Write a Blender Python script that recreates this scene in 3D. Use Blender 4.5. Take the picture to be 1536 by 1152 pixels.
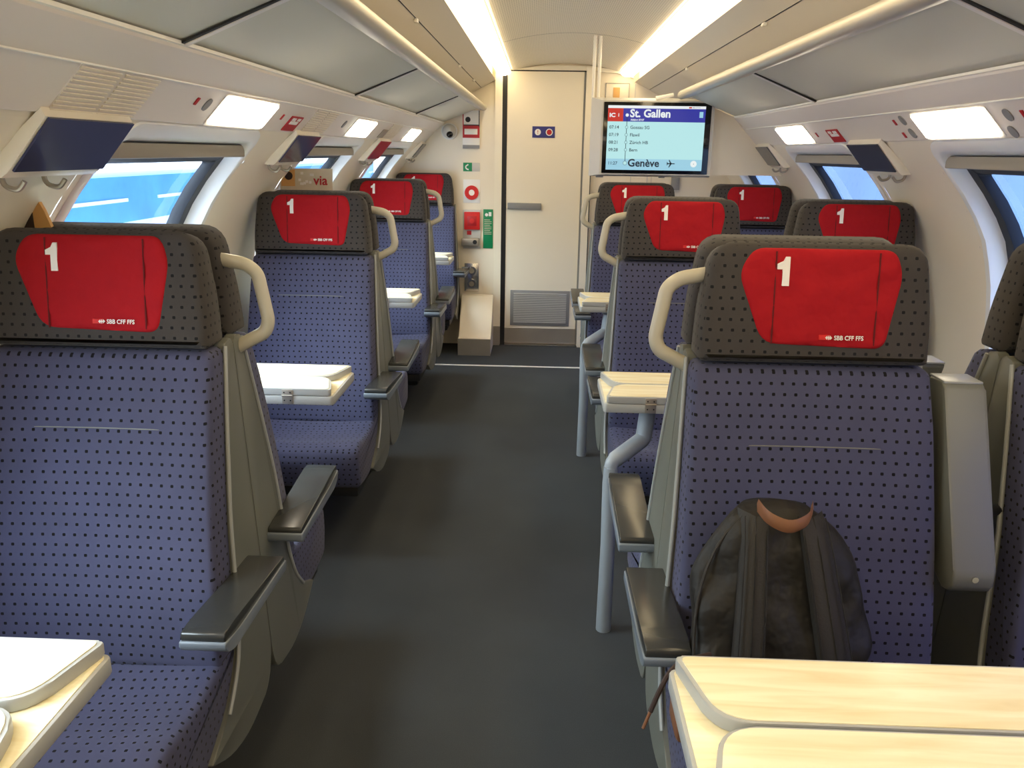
import bpy, bmesh, math, random
from mathutils import Vector, Matrix
random.seed(4)
PI = math.pi
SC = bpy.context.scene
COL = SC.collection
for o in list(bpy.data.objects): bpy.data.objects.remove(o)

# ---------------------------------------------------------------- camera
cd = bpy.data.cameras.new('camera'); cam = bpy.data.objects.new('camera', cd); COL.objects.link(cam)
fw = Vector((-0.03085344, 0.96083607, -0.27539446)); rt = Vector((0.99922044, 0.03643929, 0.0151884)); up = Vector((-0.02462874, 0.27471115, 0.96121132))
m = Matrix((rt, up, -fw)).transposed().to_4x4(); m.translation = Vector((-0.149, 0, 1.45))
cam.matrix_world = m
cd.sensor_width = 36; cd.lens = 36*1214.3853/1536; cd.clip_start = 0.02; cd.clip_end = 400
SC.camera = cam
# ---------------------------------------------------------------- view and sky
SC.view_settings.view_transform = 'Standard'; SC.view_settings.look = 'None'
SC.view_settings.gamma = 1; SC.view_settings.use_curve_mapping = False
SC.view_settings.exposure = 0.82
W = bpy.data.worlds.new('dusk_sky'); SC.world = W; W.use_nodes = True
nt = W.node_tree; nt.nodes.clear()
wo = nt.nodes.new('ShaderNodeOutputWorld'); bg = nt.nodes.new('ShaderNodeBackground')
tc = nt.nodes.new('ShaderNodeTexCoord'); sx = nt.nodes.new('ShaderNodeSeparateXYZ')
nt.links.new(tc.outputs['Generated'], sx.inputs[0])
cr = nt.nodes.new('ShaderNodeValToRGB'); mr = nt.nodes.new('ShaderNodeMapRange')
mr.inputs['From Min'].default_value = -1; mr.inputs['From Max'].default_value = 1
nt.links.new(sx.outputs['X'], mr.inputs['Value']); nt.links.new(mr.outputs[0], cr.inputs[0])
el = cr.color_ramp.elements
el[0].position = 0.30; el[0].color = (0.80, 0.93, 1.0, 1)          # bright side
el[1].position = 0.72; el[1].color = (0.10, 0.19, 0.80, 1)         # blue dusk side
e = cr.color_ramp.elements.new(0.5); e.color = (0.45, 0.62, 0.9, 1)
ms = nt.nodes.new('ShaderNodeMapRange'); ms.inputs['From Min'].default_value = -0.3; ms.inputs['From Max'].default_value = 0.3
ms.inputs['To Min'].default_value = 2.3; ms.inputs['To Max'].default_value = 0.68
nt.links.new(sx.outputs['X'], ms.inputs['Value'])
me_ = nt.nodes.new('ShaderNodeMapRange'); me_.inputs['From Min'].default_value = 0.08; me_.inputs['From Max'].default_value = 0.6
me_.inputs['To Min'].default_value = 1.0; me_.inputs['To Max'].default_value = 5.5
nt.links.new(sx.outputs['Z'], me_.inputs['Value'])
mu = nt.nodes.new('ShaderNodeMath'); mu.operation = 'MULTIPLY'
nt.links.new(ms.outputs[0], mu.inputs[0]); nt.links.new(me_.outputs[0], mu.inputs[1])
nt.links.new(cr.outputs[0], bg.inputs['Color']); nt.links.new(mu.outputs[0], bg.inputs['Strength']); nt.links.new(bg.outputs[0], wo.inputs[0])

LAMP_E = 12.0      # reading-panel lamps
COVE_E = 5.0      # cove tubes
SCREEN_E = 0.5

# ---------------------------------------------------------------- materials
def mat(name, col, rough=0.5, metal=0.0, emit=None, es=1.0, bump=None, spec=0.5, var=None, coat=0):
    m = bpy.data.materials.new(name); m.use_nodes = True
    t = m.node_tree; b = t.nodes['Principled BSDF']
    b.inputs['Base Color'].default_value = (*col, 1); b.inputs['Roughness'].default_value = rough
    b.inputs['Metallic'].default_value = metal; b.inputs['Specular IOR Level'].default_value = spec
    if coat: b.inputs['Coat Weight'].default_value = coat
    if emit: b.inputs['Emission Color'].default_value = (*emit, 1); b.inputs['Emission Strength'].default_value = es
    if var:   # (scale, amount)
        n = t.nodes.new('ShaderNodeTexNoise'); n.inputs['Scale'].default_value = var[0]; n.inputs['Detail'].default_value = 4
        c = t.nodes.new('ShaderNodeTexCoord'); t.links.new(c.outputs['Object'], n.inputs['Vector'])
        x = t.nodes.new('ShaderNodeMix'); x.data_type = 'RGBA'
        x.inputs[6].default_value = (*[v*(1-var[1]) for v in col], 1); x.inputs[7].default_value = (*[min(1, v*(1+var[1])) for v in col], 1)
        t.links.new(n.outputs[0], x.inputs[0]); t.links.new(x.outputs[2], b.inputs['Base Color'])
    if bump:
        n = t.nodes.new('ShaderNodeTexNoise'); n.inputs['Scale'].default_value = bump[0]; n.inputs['Detail'].default_value = 3
        c = t.nodes.new('ShaderNodeTexCoord'); t.links.new(c.outputs['Object'], n.inputs['Vector'])
        u = t.nodes.new('ShaderNodeBump'); u.inputs['Strength'].default_value = bump[1]; u.inputs['Distance'].default_value = bump[2] if len(bump) > 2 else 0.002
        t.links.new(n.outputs[0], u.inputs['Height']); t.links.new(u.outputs[0], b.inputs['Normal'])
    return m
def mth(t, op, a, b=None, c=None):
    n = t.nodes.new('ShaderNodeMath'); n.operation = op
    for i, v in enumerate((a, b, c)):
        if v is None: continue
        if isinstance(v, (int, float)): n.inputs[i].default_value = v
        else: t.links.new(v, n.inputs[i])
    return n.outputs[0]
def dotted(name, col, dot):
    m = mat(name, col, 0.85, spec=0.25); t = m.node_tree; b = t.nodes['Principled BSDF']
    uv = t.nodes.new('ShaderNodeUVMap'); uv.uv_map = 'UVMap'; s = t.nodes.new('ShaderNodeSeparateXYZ'); t.links.new(uv.outputs[0], s.inputs[0])
    U = mth(t, 'DIVIDE', s.outputs[0], 0.0212); V = mth(t, 'DIVIDE', s.outputs[1], 0.0200)
    row = mth(t, 'FLOOR', V); par = mth(t, 'MODULO', mth(t, 'ADD', row, 1000), 2)
    U = mth(t, 'ADD', mth(t, 'ADD', U, mth(t, 'MULTIPLY', par, 0.22)), 500)
    fu = mth(t, 'ABSOLUTE', mth(t, 'SUBTRACT', mth(t, 'FRACT', U), 0.5)); fv = mth(t, 'ABSOLUTE', mth(t, 'SUBTRACT', mth(t, 'FRACT', mth(t, 'ADD', V, 500)), 0.5))
    d = mth(t, 'ADD', mth(t, 'POWER', fu, 4), mth(t, 'POWER', fv, 4))
    k = mth(t, 'LESS_THAN', d, 0.145**4)
    n = t.nodes.new('ShaderNodeTexNoise'); n.inputs['Scale'].default_value = 14; n.inputs['Detail'].default_value = 5
    c = t.nodes.new('ShaderNodeTexCoord'); t.links.new(c.outputs['Object'], n.inputs['Vector'])
    x0 = t.nodes.new('ShaderNodeMix'); x0.data_type = 'RGBA'; t.links.new(n.outputs[0], x0.inputs[0])
    x0.inputs[6].default_value = (*[v*0.86 for v in col], 1); x0.inputs[7].default_value = (*[v*1.14 for v in col], 1)
    x = t.nodes.new('ShaderNodeMix'); x.data_type = 'RGBA'; t.links.new(k, x.inputs[0]); t.links.new(x0.outputs[2], x.inputs[6]); x.inputs[7].default_value = (*dot, 1)
    t.links.new(x.outputs[2], b.inputs['Base Color'])
    b.inputs['Sheen Weight'].default_value = 0.08; b.inputs['Sheen Roughness'].default_value = 0.5
    return m
def emis(name, col, s):
    return mat(name, (0.02, 0.02, 0.02), 0.4, emit=col, es=s, spec=0.2)
M = {}
M['fab'] = dotted('blue_dotted_plush', (0.060, 0.064, 0.122), (0.003, 0.003, 0.005))
M['fabh'] = dotted('grey_dotted_plush', (0.050, 0.045, 0.043), (0.006, 0.006, 0.008))
M['red'] = mat('red_cotton', (0.36, 0.007, 0.013), 0.8, bump=(16, 0.9, 0.012), spec=0.2, var=(30, 0.08))
M['redd'] = mat('dark_red_seam', (0.12, 0.004, 0.006), 0.9)
M['redl'] = mat('logo_red', (0.62, 0.012, 0.01), 0.6)
M['white'] = mat('white_print', (0.85, 0.83, 0.80), 0.6)
M['shell'] = mat('grey_shell_paint', (0.14, 0.145, 0.125), 0.42, bump=(400, 0.05))
M['rail'] = mat('silver_rail_paint', (0.33, 0.35, 0.35), 0.35)
M['pad'] = mat('dark_arm_pad', (0.03, 0.032, 0.032), 0.24)
M['armm'] = mat('grey_arm_plastic', (0.17, 0.20, 0.24), 0.35)
M['legm'] = mat('pale_grey_leg_paint', (0.30, 0.34, 0.38), 0.35)
M['blind'] = mat('taupe_blind_rail', (0.28, 0.25, 0.21), 0.6)
M['handle'] = mat('warm_grey_handle', (0.50, 0.47, 0.38), 0.3)
M['black'] = mat('black_frame', (0.008, 0.008, 0.009), 0.5)
M['blackg'] = mat('black_gasket', (0.008, 0.009, 0.012), 0.5)
M['chrome'] = mat('bright_steel', (0.7, 0.7, 0.7), 0.2, 1.0)
M['wall'] = mat('cream_wall_paint', (0.82, 0.74, 0.60), 0.4, var=(1.5, 0.03))
M['wallw'] = mat('white_window_surround', (0.80, 0.80, 0.78), 0.35)
M['panel'] = mat('pinkish_grey_panel', (0.78, 0.71, 0.64), 0.45)
M['rack'] = mat('pale_grey_green_rack', (0.62, 0.575, 0.455), 0.5, var=(1.2, 0.04))
M['nose'] = mat('rack_edge_aluminium', (0.44, 0.40, 0.33), 0.35, 0.1)
M['groove'] = mat('dark_groove', (0.02, 0.018, 0.015), 0.7)
M['ceil'] = mat('ceiling_cream', (0.74, 0.67, 0.55), 0.45)
M['trimw'] = mat('bright_trim', (0.85, 0.82, 0.75), 0.3)
M['door'] = mat('door_cream', (0.85, 0.78, 0.63), 0.4)
M['steel'] = mat('brushed_steel', (0.42, 0.38, 0.32), 0.4, 0.6, var=(8, 0.1))
M['grey'] = mat('mid_grey', (0.25, 0.25, 0.25), 0.5)
M['lgrey'] = mat('light_grey', (0.55, 0.54, 0.51), 0.45)
M['tedge'] = mat('table_grey_edge', (0.42, 0.43, 0.42), 0.35)
M['blue'] = mat('sign_blue', (0.025, 0.03, 0.20), 0.4)
M['flap'] = mat('smoky_blue_film', (0.045, 0.05, 0.11), 0.15, bump=(6, 0.3))
M['flapg'] = mat('smoky_grey_film', (0.05, 0.055, 0.07), 0.15, bump=(6, 0.3))
M['flapr'] = mat('dark_red_film', (0.30, 0.03, 0.05), 0.2)
M['green'] = mat('sign_green', (0.0, 0.22, 0.08), 0.5)
M['signr'] = mat('sign_red', (0.45, 0.01, 0.015), 0.45)
M['lamp'] = emis('lamp_diffuser', (1.0, 0.86, 0.66), LAMP_E)
M['cove'] = emis('cove_tube_glow', (1.0, 0.80, 0.48), COVE_E)
M['bag'] = mat('black_nylon', (0.009, 0.008, 0.007), 0.6, bump=(14, 0.8, 0.02), spec=0.4)
M['bag2'] = mat('black_webbing', (0.015, 0.013, 0.011), 0.7, bump=(250, 0.3))
M['leather'] = mat('brown_leather', (0.20, 0.085, 0.04), 0.5, bump=(60, 0.3))
M['lace'] = mat('dark_lace', (0.03, 0.015, 0.012), 0.7)
M['paper'] = mat('magazine_paper', (0.62, 0.57, 0.45), 0.6, var=(40, 0.1))
M['tan'] = mat('tan_paper', (0.65, 0.36, 0.12), 0.6)
M['scrb'] = mat('screen_black', (0.003, 0.003, 0.004), 0.12)
M['s_bg'] = emis('screen_pale', (0.52, 0.88, 0.90), SCREEN_E)
M['s_bg2'] = emis('screen_pale_blue', (0.36, 0.68, 0.84), SCREEN_E)
M['s_blue'] = emis('screen_blue', (0.03, 0.035, 0.36), SCREEN_E)
M['s_red'] = emis('screen_red', (0.62, 0.03, 0.02), SCREEN_E)
M['s_white'] = emis('screen_white', (0.92, 0.97, 0.97), SCREEN_E)
M['s_text'] = mat('screen_text', (0.01, 0.03, 0.07), 0.3)
M['concrete'] = mat('platform_concrete', (0.7, 0.72, 0.75), 0.9)
M['dirt'] = mat('track_ballast', (0.08, 0.10, 0.13), 0.95)
M['tblue'] = mat('train_blue', (0.10, 0.34, 0.42), 0.3, var=(0.8, 0.5))
M['bwall'] = mat('dusk_blue_wall', (0.03, 0.06, 0.14), 0.8, var=(0.3, 0.3))
# ceiling with small perforations
def perf():
    m = mat('perforated_ceiling', (0.66, 0.61, 0.52), 0.4); t = m.node_tree; b = t.nodes['Principled BSDF']
    c = t.nodes.new('ShaderNodeTexCoord'); s = t.nodes.new('ShaderNodeSeparateXYZ'); t.links.new(c.outputs['Object'], s.inputs[0])
    fx = mth(t, 'SUBTRACT', mth(t, 'FRACT', mth(t, 'DIVIDE', mth(t, 'ADD', s.outputs[0], 5), 0.009)), 0.5)
    fy = mth(t, 'SUBTRACT', mth(t, 'FRACT', mth(t, 'DIVIDE', mth(t, 'ADD', s.outputs[1], 5), 0.022)), 0.5)
    d = mth(t, 'ADD', mth(t, 'POWER', fx, 2), mth(t, 'POWER', fy, 2)); k = mth(t, 'LESS_THAN', d, 0.06)
    x = t.nodes.new('ShaderNodeMix'); x.data_type = 'RGBA'; t.links.new(k, x.inputs[0])
    x.inputs[6].default_value = (0.80, 0.72, 0.57, 1); x.inputs[7].default_value = (0.45, 0.38, 0.29, 1)
    t.links.new(x.outputs[2], b.inputs['Base Color']); return m
M['perf'] = perf()
def carpet():
    m = mat('dark_carpet', (0.04, 0.045, 0.05), 0.95, bump=(500, 0.4), spec=0.15); t = m.node_tree; b = t.nodes['Principled BSDF']
    c = t.nodes.new('ShaderNodeTexCoord')
    n = t.nodes.new('ShaderNodeTexNoise'); n.inputs['Scale'].default_value = 420; n.inputs['Detail'].default_value = 2
    n2 = t.nodes.new('ShaderNodeTexNoise'); n2.inputs['Scale'].default_value = 3; n2.inputs['Detail'].default_value = 4
    t.links.new(c.outputs['Object'], n.inputs['Vector']); t.links.new(c.outputs['Object'], n2.inputs['Vector'])
    r = t.nodes.new('ShaderNodeValToRGB'); r.color_ramp.elements[0].color = (0.028, 0.031, 0.034, 1); r.color_ramp.elements[1].color = (0.072, 0.08, 0.086, 1)
    a = mth(t, 'ADD', mth(t, 'MULTIPLY', n.outputs[0], 0.6), mth(t, 'MULTIPLY', n2.outputs[0], 0.4))
    t.links.new(a, r.inputs[0]); t.links.new(r.outputs[0], b.inputs['Base Color']); return m
M['carpet'] = carpet()
def wood():
    m = mat('pale_maple', (0.7, 0.6, 0.4), 0.22, coat=0.3); t = m.node_tree; b = t.nodes['Principled BSDF']
    c = t.nodes.new('ShaderNodeTexCoord'); mp = t.nodes.new('ShaderNodeMapping'); mp.inputs['Scale'].default_value = (2.2, 22, 10)
    n = t.nodes.new('ShaderNodeTexNoise'); n.inputs['Scale'].default_value = 2.2; n.inputs['Detail'].default_value = 6; n.inputs['Distortion'].default_value = 0.6
    t.links.new(c.outputs['Object'], mp.inputs[0]); t.links.new(mp.outputs[0], n.inputs['Vector'])
    r = t.nodes.new('ShaderNodeValToRGB'); r.color_ramp.elements[0].position = 0.28; r.color_ramp.elements[0].color = (0.82, 0.71, 0.42, 1)
    r.color_ramp.elements[1].position = 0.62; r.color_ramp.elements[1].color = (0.94, 0.89, 0.64, 1)
    t.links.new(n.outputs[0], r.inputs[0]); t.links.new(r.outputs[0], b.inputs['Base Color']); return m
M['wood'] = wood()
def glass():
    m = bpy.data.materials.new('window_glass'); m.use_nodes = True; t = m.node_tree; t.nodes.clear()
    o = t.nodes.new('ShaderNodeOutputMaterial'); x = t.nodes.new('ShaderNodeMixShader'); lw = t.nodes.new('ShaderNodeLayerWeight'); lw.inputs[0].default_value = .5; f_ = mth(t, 'ADD', mth(t, 'MULTIPLY', mth(t, 'POWER', lw.outputs['Facing'], 5), .6), .04)
    a = t.nodes.new('ShaderNodeBsdfTransparent'); a.inputs[0].default_value = (0.93, 0.97, 1, 1); g = t.nodes.new('ShaderNodeBsdfGlossy'); g.inputs['Roughness'].default_value = 0.02
    t.links.new(f_, x.inputs[0]); t.links.new(a.outputs[0], x.inputs[1]); t.links.new(g.outputs[0], x.inputs[2]); t.links.new(x.outputs[0], o.inputs[0])
    return m
M['glass'] = glass()

# ---------------------------------------------------------------- helpers
def link(name, me, mt, parent=None, smooth=0.6):
    for f in me.polygons: f.use_smooth = smooth > 0
    if smooth > 0: me.set_sharp_from_angle(angle=smooth)
    if mt: me.materials.append(M[mt] if isinstance(mt, str) else mt)
    o = bpy.data.objects.new(name, me); COL.objects.link(o)
    if parent: o.parent = parent
    return o
def fin(name, bm, mt, parent=None, smooth=0.6, uv=False, norm=True):
    if norm: bmesh.ops.recalc_face_normals(bm, faces=bm.faces)
    if uv:
        L = bm.loops.layers.uv.new('UVMap'); bm.normal_update()
        for f in bm.faces:
            n = f.normal; ax = max(range(3), key=lambda i: abs(n[i])*(1.25 if i == uv_bias else 1))
            for l in f.loops:
                c = l.vert.co
                l[L].uv = (c.y, c.z) if ax == 0 else ((c.x, c.z) if ax == 1 else (c.x, c.y))
    me = bpy.data.meshes.new(name); bm.to_mesh(me); bm.free()
    return link(name, me, mt, parent, smooth)
uv_bias = -1
def empty(name, loc, rz=0):
    o = bpy.data.objects.new(name, None); COL.objects.link(o); o.location = loc; o.rotation_euler.z = rz; o.empty_display_size = 0.1
    return o
def tag(o, label, cat, group=None):
    o['label'] = label; o['category'] = cat
    if group: o['group'] = group
    return o
def struct(o): o['kind'] = 'structure'; return o
def box(bm, x0, x1, y0, y1, z0, z1, bev=0, seg=2):
    vs = [bm.verts.new(p) for p in [(x0,y0,z0),(x1,y0,z0),(x1,y1,z0),(x0,y1,z0),(x0,y0,z1),(x1,y0,z1),(x1,y1,z1),(x0,y1,z1)]]
    fs = [bm.faces.new([vs[i] for i in q]) for q in [(0,3,2,1),(4,5,6,7),(0,1,5,4),(1,2,6,5),(2,3,7,6),(3,0,4,7)]]
    if bev:
        es = list({e for f in fs for e in f.edges}); bmesh.ops.bevel(bm, geom=es, offset=bev, segments=seg, affect='EDGES', profile=0.5)
def B(name, mt, parent, *a, **k):
    bm = bmesh.new(); box(bm, *a, **k); return fin(name, bm, mt, parent)
def prism(bm, pts, fn, a, b, bev=0, seg=2):
    """outline pts (2D) extruded from a to b; fn(p, q, t) -> 3D"""
    v0 = [bm.verts.new(fn(p, q, a)) for p, q in pts]; v1 = [bm.verts.new(fn(p, q, b)) for p, q in pts]
    n = len(pts); f0 = bm.faces.new(v0); f1 = bm.faces.new(v1[::-1])
    for i in range(n): bm.faces.new((v0[i], v0[(i+1) % n], v1[(i+1) % n], v1[i]))
    if bev:
        es = list(f0.edges)+list(f1.edges); bmesh.ops.bevel(bm, geom=es, offset=bev, segments=seg, affect='EDGES', profile=0.5, clamp_overlap=True)
def rrect(x0, x1, y0, y1, r, n=5, rs=None):
    rs = rs or (r, r, r, r); out = []
    for (cx, cy, a, r_) in ((x1, y1, 0, rs[0]), (x0, y1, 90, rs[1]), (x0, y0, 180, rs[2]), (x1, y0, 270, rs[3])):
        ox = cx - r_ if cx == x1 else cx + r_; oy = cy - r_ if cy == y1 else cy + r_
        for i in range(n+1):
            t = math.radians(a+90*i/n); out.append((ox+r_*math.cos(t), oy+r_*math.sin(t)))
    return out
def roundpoly(pts, r, n=4):
    out = []; N = len(pts); rr = r if isinstance(r, (list, tuple)) else [r]*N
    for i, p in enumerate(pts):
        p = Vector(p); a = (Vector(pts[i-1])-p); b = (Vector(pts[(i+1) % N])-p); d = min(rr[i], a.length*.45, b.length*.45)
        A = p+a.normalized()*d; Bp = p+b.normalized()*d
        if d < 1e-6: out.append(tuple(p)); continue
        for k in range(n+1):
            t = k/n; out.append(tuple((1-t)**2*A+2*t*(1-t)*p+t*t*Bp))
    return out
def loft(bm, prof, stations):
    """prof: closed list of 2D points; stations: list of (x, inset, fn) -> rings, fn(p,q,x)->co"""
    N = len(prof); P = [Vector(p) for p in prof]; nor = []
    area = sum(P[i].x*P[(i+1) % N].y-P[(i+1) % N].x*P[i].y for i in range(N)); sg = 1 if area > 0 else -1
    for i in range(N):
        t = (P[(i+1) % N]-P[i-1]).normalized(); nor.append(Vector((t.y, -t.x))*sg)
    rings = []
    for x, ins, fn in stations:
        rings.append([bm.verts.new(fn(*(P[i]-nor[i]*ins), x)) for i in range(N)])
    for r0, r1 in zip(rings, rings[1:]):
        for i in range(N): bm.faces.new((r0[i], r0[(i+1) % N], r1[(i+1) % N], r1[i]))
    bm.faces.new(rings[0]); bm.faces.new(rings[-1][::-1])
def tube(bm, pts, r, n=10, closed=False, flat=1.0):
    P = [Vector(p) for p in pts]; K = len(P); rings = []; pn = None
    for i in range(K):
        t = (P[(i+1) % K]-P[i-1]) if closed else (P[min(i+1, K-1)]-P[max(i-1, 0)]); t.normalize()
        if pn is None:
            ref = Vector((0, 1, 0)) if abs(t.y) < .8 else Vector((0, 0, 1)); pn = (ref-t*ref.dot(t)).normalized()
        else: pn = (pn-t*pn.dot(t)).normalized()
        b = t.cross(pn); rr = r[i] if isinstance(r, (list, tuple)) else r
        rings.append([bm.verts.new(P[i]+pn*math.cos(2*PI*k/n)*rr*flat+b*math.sin(2*PI*k/n)*rr) for k in range(n)])
    for i in range(K if closed else K-1):
        a, c = rings[i], rings[(i+1) % K]
        for k in range(n): bm.faces.new((a[k], a[(k+1) % n], c[(k+1) % n], c[k]))
    if not closed: bm.faces.new(rings[0][::-1]); bm.faces.new(rings[-1])
def smoothpath(pts, r, n=5):
    out = [Vector(pts[0])]
    for i in range(1, len(pts)-1):
        p = Vector(pts[i]); a = Vector(pts[i-1])-p; b = Vector(pts[i+1])-p; d = min(r, a.length*.49, b.length*.49)
        A = p+a.normalized()*d; Bq = p+b.normalized()*d
        for k in range(n+1):
            t = k/n; out.append((1-t)**2*A+2*t*(1-t)*p+t*t*Bq)
    out.append(Vector(pts[-1])); return out
_tc = {}
def textmesh(s, size, bold=0.0, align='LEFT'):
    key = (s, size, bold, align)
    if key in _tc: return _tc[key].copy()
    c = bpy.data.curves.new('lettering', 'FONT'); c.body = s; c.size = size; c.offset = bold*size; c.align_x = align; c.resolution_u = 3
    o = bpy.data.objects.new('lettering', c); COL.objects.link(o); bpy.context.view_layer.update()
    dg = bpy.context.evaluated_depsgraph_get(); me = bpy.data.meshes.new_from_object(o.evaluated_get(dg))
    bpy.data.objects.remove(o); _tc[key] = me; me.materials.clear(); return me.copy()
def text(name, s, size, mt, parent, origin, ux=(1, 0, 0), uy=(0, 0, 1), bold=0.0, align='LEFT', sx=1.0):
    me = textmesh(s, size, bold, align); ux = Vector(ux).normalized(); uy = Vector(uy).normalized(); o = Vector(origin)
    for v in me.vertices: v.co = o+ux*v.co.x*sx+uy*v.co.y
    return link(name, me, mt, parent, 0)
def copy_tree(o, parent=None):
    c = o.copy(); COL.objects.link(c)
    if parent: c.parent = parent
    for ch in list(o.children): copy_tree(ch, c)
    return c
def quad3(bm, pts): bm.faces.new([bm.verts.new(p) for p in pts])
def slab(bm, pts, nrm, th):
    """planar polygon with a thickness th along -nrm"""
    n = Vector(nrm).normalized(); a = [bm.verts.new(Vector(p)) for p in pts]; b = [bm.verts.new(Vector(p)-n*th) for p in pts]
    bm.faces.new(a); bm.faces.new(b[::-1]); N = len(pts)
    for i in range(N): bm.faces.new((a[i], b[i], b[(i+1) % N], a[(i+1) % N]))

# ---------------------------------------------------------------- coach shell
Y0, YE, YP, LB = -1.75, 6.18, 4.68, 1.537
YM = [1.635, 3.172, 4.709, 6.174]
WP = [(1.02,1.505),(1.108,1.425),(1.204,1.309),(1.27,1.20),(1.31,1.05),(1.33,.88),(1.335,.6),(1.335,0)]
def hw(z):
    for (a, b), (c, d) in zip(WP, WP[1:]):
        if z >= d: t = (b-z)/(b-d); return a+(c-a)*t
    return WP[-1][0]
def hws(z):  # smoothed
    return sum(hw(min(1.505, max(0, z+k*.02)))*(3-abs(k)) for k in (-2,-1,0,1,2))/9.0
ZW0, ZW1, ZB = 0.785, 1.468, 1.495
WIN = [(0.26, 1.10), (1.80, 2.64), (3.34, 4.18), (4.88, 5.70)]
def wall(s):
    bm = bmesh.new()
    P = lambda y, z: (s*hws(z), y, z)
    def grid(y0, y1, z0, z1, ny, nz):
        V = [[bm.verts.new(P(y0+(y1-y0)*i/ny, z0+(z1-z0)*j/nz)) for j in range(nz+1)] for i in range(ny+1)]
        for i in range(ny):
            for j in range(nz): bm.faces.new((V[i][j], V[i+1][j], V[i+1][j+1], V[i][j+1]))
    za, zb = 0.70, 1.495
    grid(Y0, YE, 0, za, 1, 6); grid(Y0, YE, zb, 1.505, 1, 1)
    ys = Y0
    for (a, b) in WIN:
        grid(ys, a-.06, za, zb, 1, 24); ys = b+.06
        n = 9; inner = rrect(a, b, ZW0, ZW1, .12, n, rs=(.05, .05, .13, .13)); outer = []
        ya, yb = a-.06, b+.06
        # project each inner point outward onto the outer rectangle, keeping order
        cx, cz = (a+b)/2, (za+zb)/2
        dense = []
        N = len(inner)
        for i in range(N):
            p, q = Vector(inner[i]), Vector(inner[(i+1) % N]); k = max(1, int((q-p).length/.05))
            for j in range(k): dense.append(tuple(p+(q-p)*j/k))
        for (y, z) in dense:
            dy, dz = (y-cx)/((yb-ya)/2), (z-cz)/((zb-za)/2)
            # scale by max norm with aspect of inner box
            m_ = max(abs(dy), abs(dz)); outer.append((cx+(y-cx)/m_, cz+(z-cz)/m_))
        rings = [[bm.verts.new(P(i[0]+(o[0]-i[0])*t, i[1]+(o[1]-i[1])*t)) for i, o in zip(dense, outer)] for t in (0, .35, .7, 1)]
        K = len(dense)
        for r0, r1 in zip(rings, rings[1:]):
            for i in range(K): bm.faces.new((r0[i], r0[(i+1) % K], r1[(i+1) % K], r1[i]))
        # fill the four outer corners
        def corner(y, z):
            c = bm.verts.new(P(y, z)); near = [v for v in rings[-1]]
            i0 = min(range(K), key=lambda i: (Vector((near[i].co.y, near[i].co.z))-Vector((y, z))).length)
            best = None
            for i in (i0-1, i0):
                p, q = near[i % K], near[(i+1) % K]
                if abs(p.co.y-q.co.y) > 1e-6 and abs(p.co.z-q.co.z) > 1e-6: best = (p, q)
            if best: bm.faces.new((best[0], c, best[1]))
        for y in (ya, yb):
            for z in (za, zb): corner(y, z)
    grid(ys, YE, za, zb, 1, 24)
    bmesh.ops.solidify  # wall is one skin; its outer side is never seen
    return bm
for s, nm in ((-1, 'wall_left'), (1, 'wall_right')):
    o = struct(fin(nm, wall(s), 'wall', smooth=0.5))
wn = 0
for s in (-1, 1):
    for (a, b) in WIN:
        wn += 1
        def ring(ins, dep, rs=(.05, .05, .13, .13)):
            n = 9; r = [max(.01, q-ins) for q in rs]; pts = rrect(a+ins, b-ins, ZW0+ins, ZW1-ins, .1, n, rs=r)
            out = []
            for i in range(len(pts)):
                p, q = Vector(pts[i]), Vector(pts[(i+1) % len(pts)]); out.append(p)
                k = 7 if (q-p).length > .2 else 1
                for j in range(1, k): out.append(p+(q-p)*j/k)
            return [(s*(hws(z)+dep), y, z) for y, z in out]
        def band(bm, R):
            rs = [[bm.verts.new(p) for p in r] for r in R]
            for r0, r1 in zip(rs, rs[1:]):
                K = len(r0)
                for i in range(K): bm.faces.new((r0[i], r0[(i+1) % K], r1[(i+1) % K], r1[i]))
        bm = bmesh.new(); band(bm, [ring(-.035, .0), ring(-.03, -.006), ring(-.004, -.006), ring(.0, .0), ring(.012, .055), ring(.012, .09)])
        f = struct(fin('window_%d' % wn, bm, 'wallw', smooth=0.8))
        bm = bmesh.new(); band(bm, [ring(.012, .052), ring(.014, .046), ring(.056, .046), ring(.060, .06), ring(.060, .085)])
        fin('window_gasket', bm, 'blackg', f, 0.8)
        bm = bmesh.new(); r = ring(.04, .07); vs = [bm.verts.new(p) for p in r]
        # strips between the two halves so the pane follows the wall curve
        K = len(vs); srt = sorted(range(K), key=lambda i: r[i][2])
        bm.clear() if hasattr(bm, 'clear') else None
        zs = [ZW0+.04+(ZW1-ZW0-.08)*j/14 for j in range(15)]
        V = [[bm.verts.new((s*(hws(z)+.07), y, z)) for y in (a+.03, b-.03)] for z in zs]
        for j in range(14): bm.faces.new((V[j][0], V[j][1], V[j+1][1], V[j+1][0]))
        fin('window_pane', bm, 'glass', f, 0.8)
        # blind housing along the top of the opening
        bm = bmesh.new(); box(bm, min(s*1.092, s*1.16), max(s*1.092, s*1.16), a+.004, b-.004, 1.422, 1.458, .004)
        fin('blind_rail', bm, 'blind', f)

def ext(bm, pts, y0=Y0, y1=YE, s=1):   # open profile strip along the coach
    a = [bm.verts.new((s*x, y0, z)) for x, z in pts]; b = [bm.verts.new((s*x, y1, z)) for x, z in pts]
    for i in range(len(pts)-1): bm.faces.new((a[i], a[i+1], b[i+1], b[i]))
bm = bmesh.new(); quad3(bm, [(-1.34, Y0, 0), (1.34, Y0, 0), (1.34, YE, 0), (-1.34, YE, 0)]); struct(fin('floor', bm, 'carpet'))
bm = bmesh.new(); box(bm, -1.33, 1.33, 5.495, 5.515, 0, .004); struct(fin('trim_1', bm, 'white'))
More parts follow.
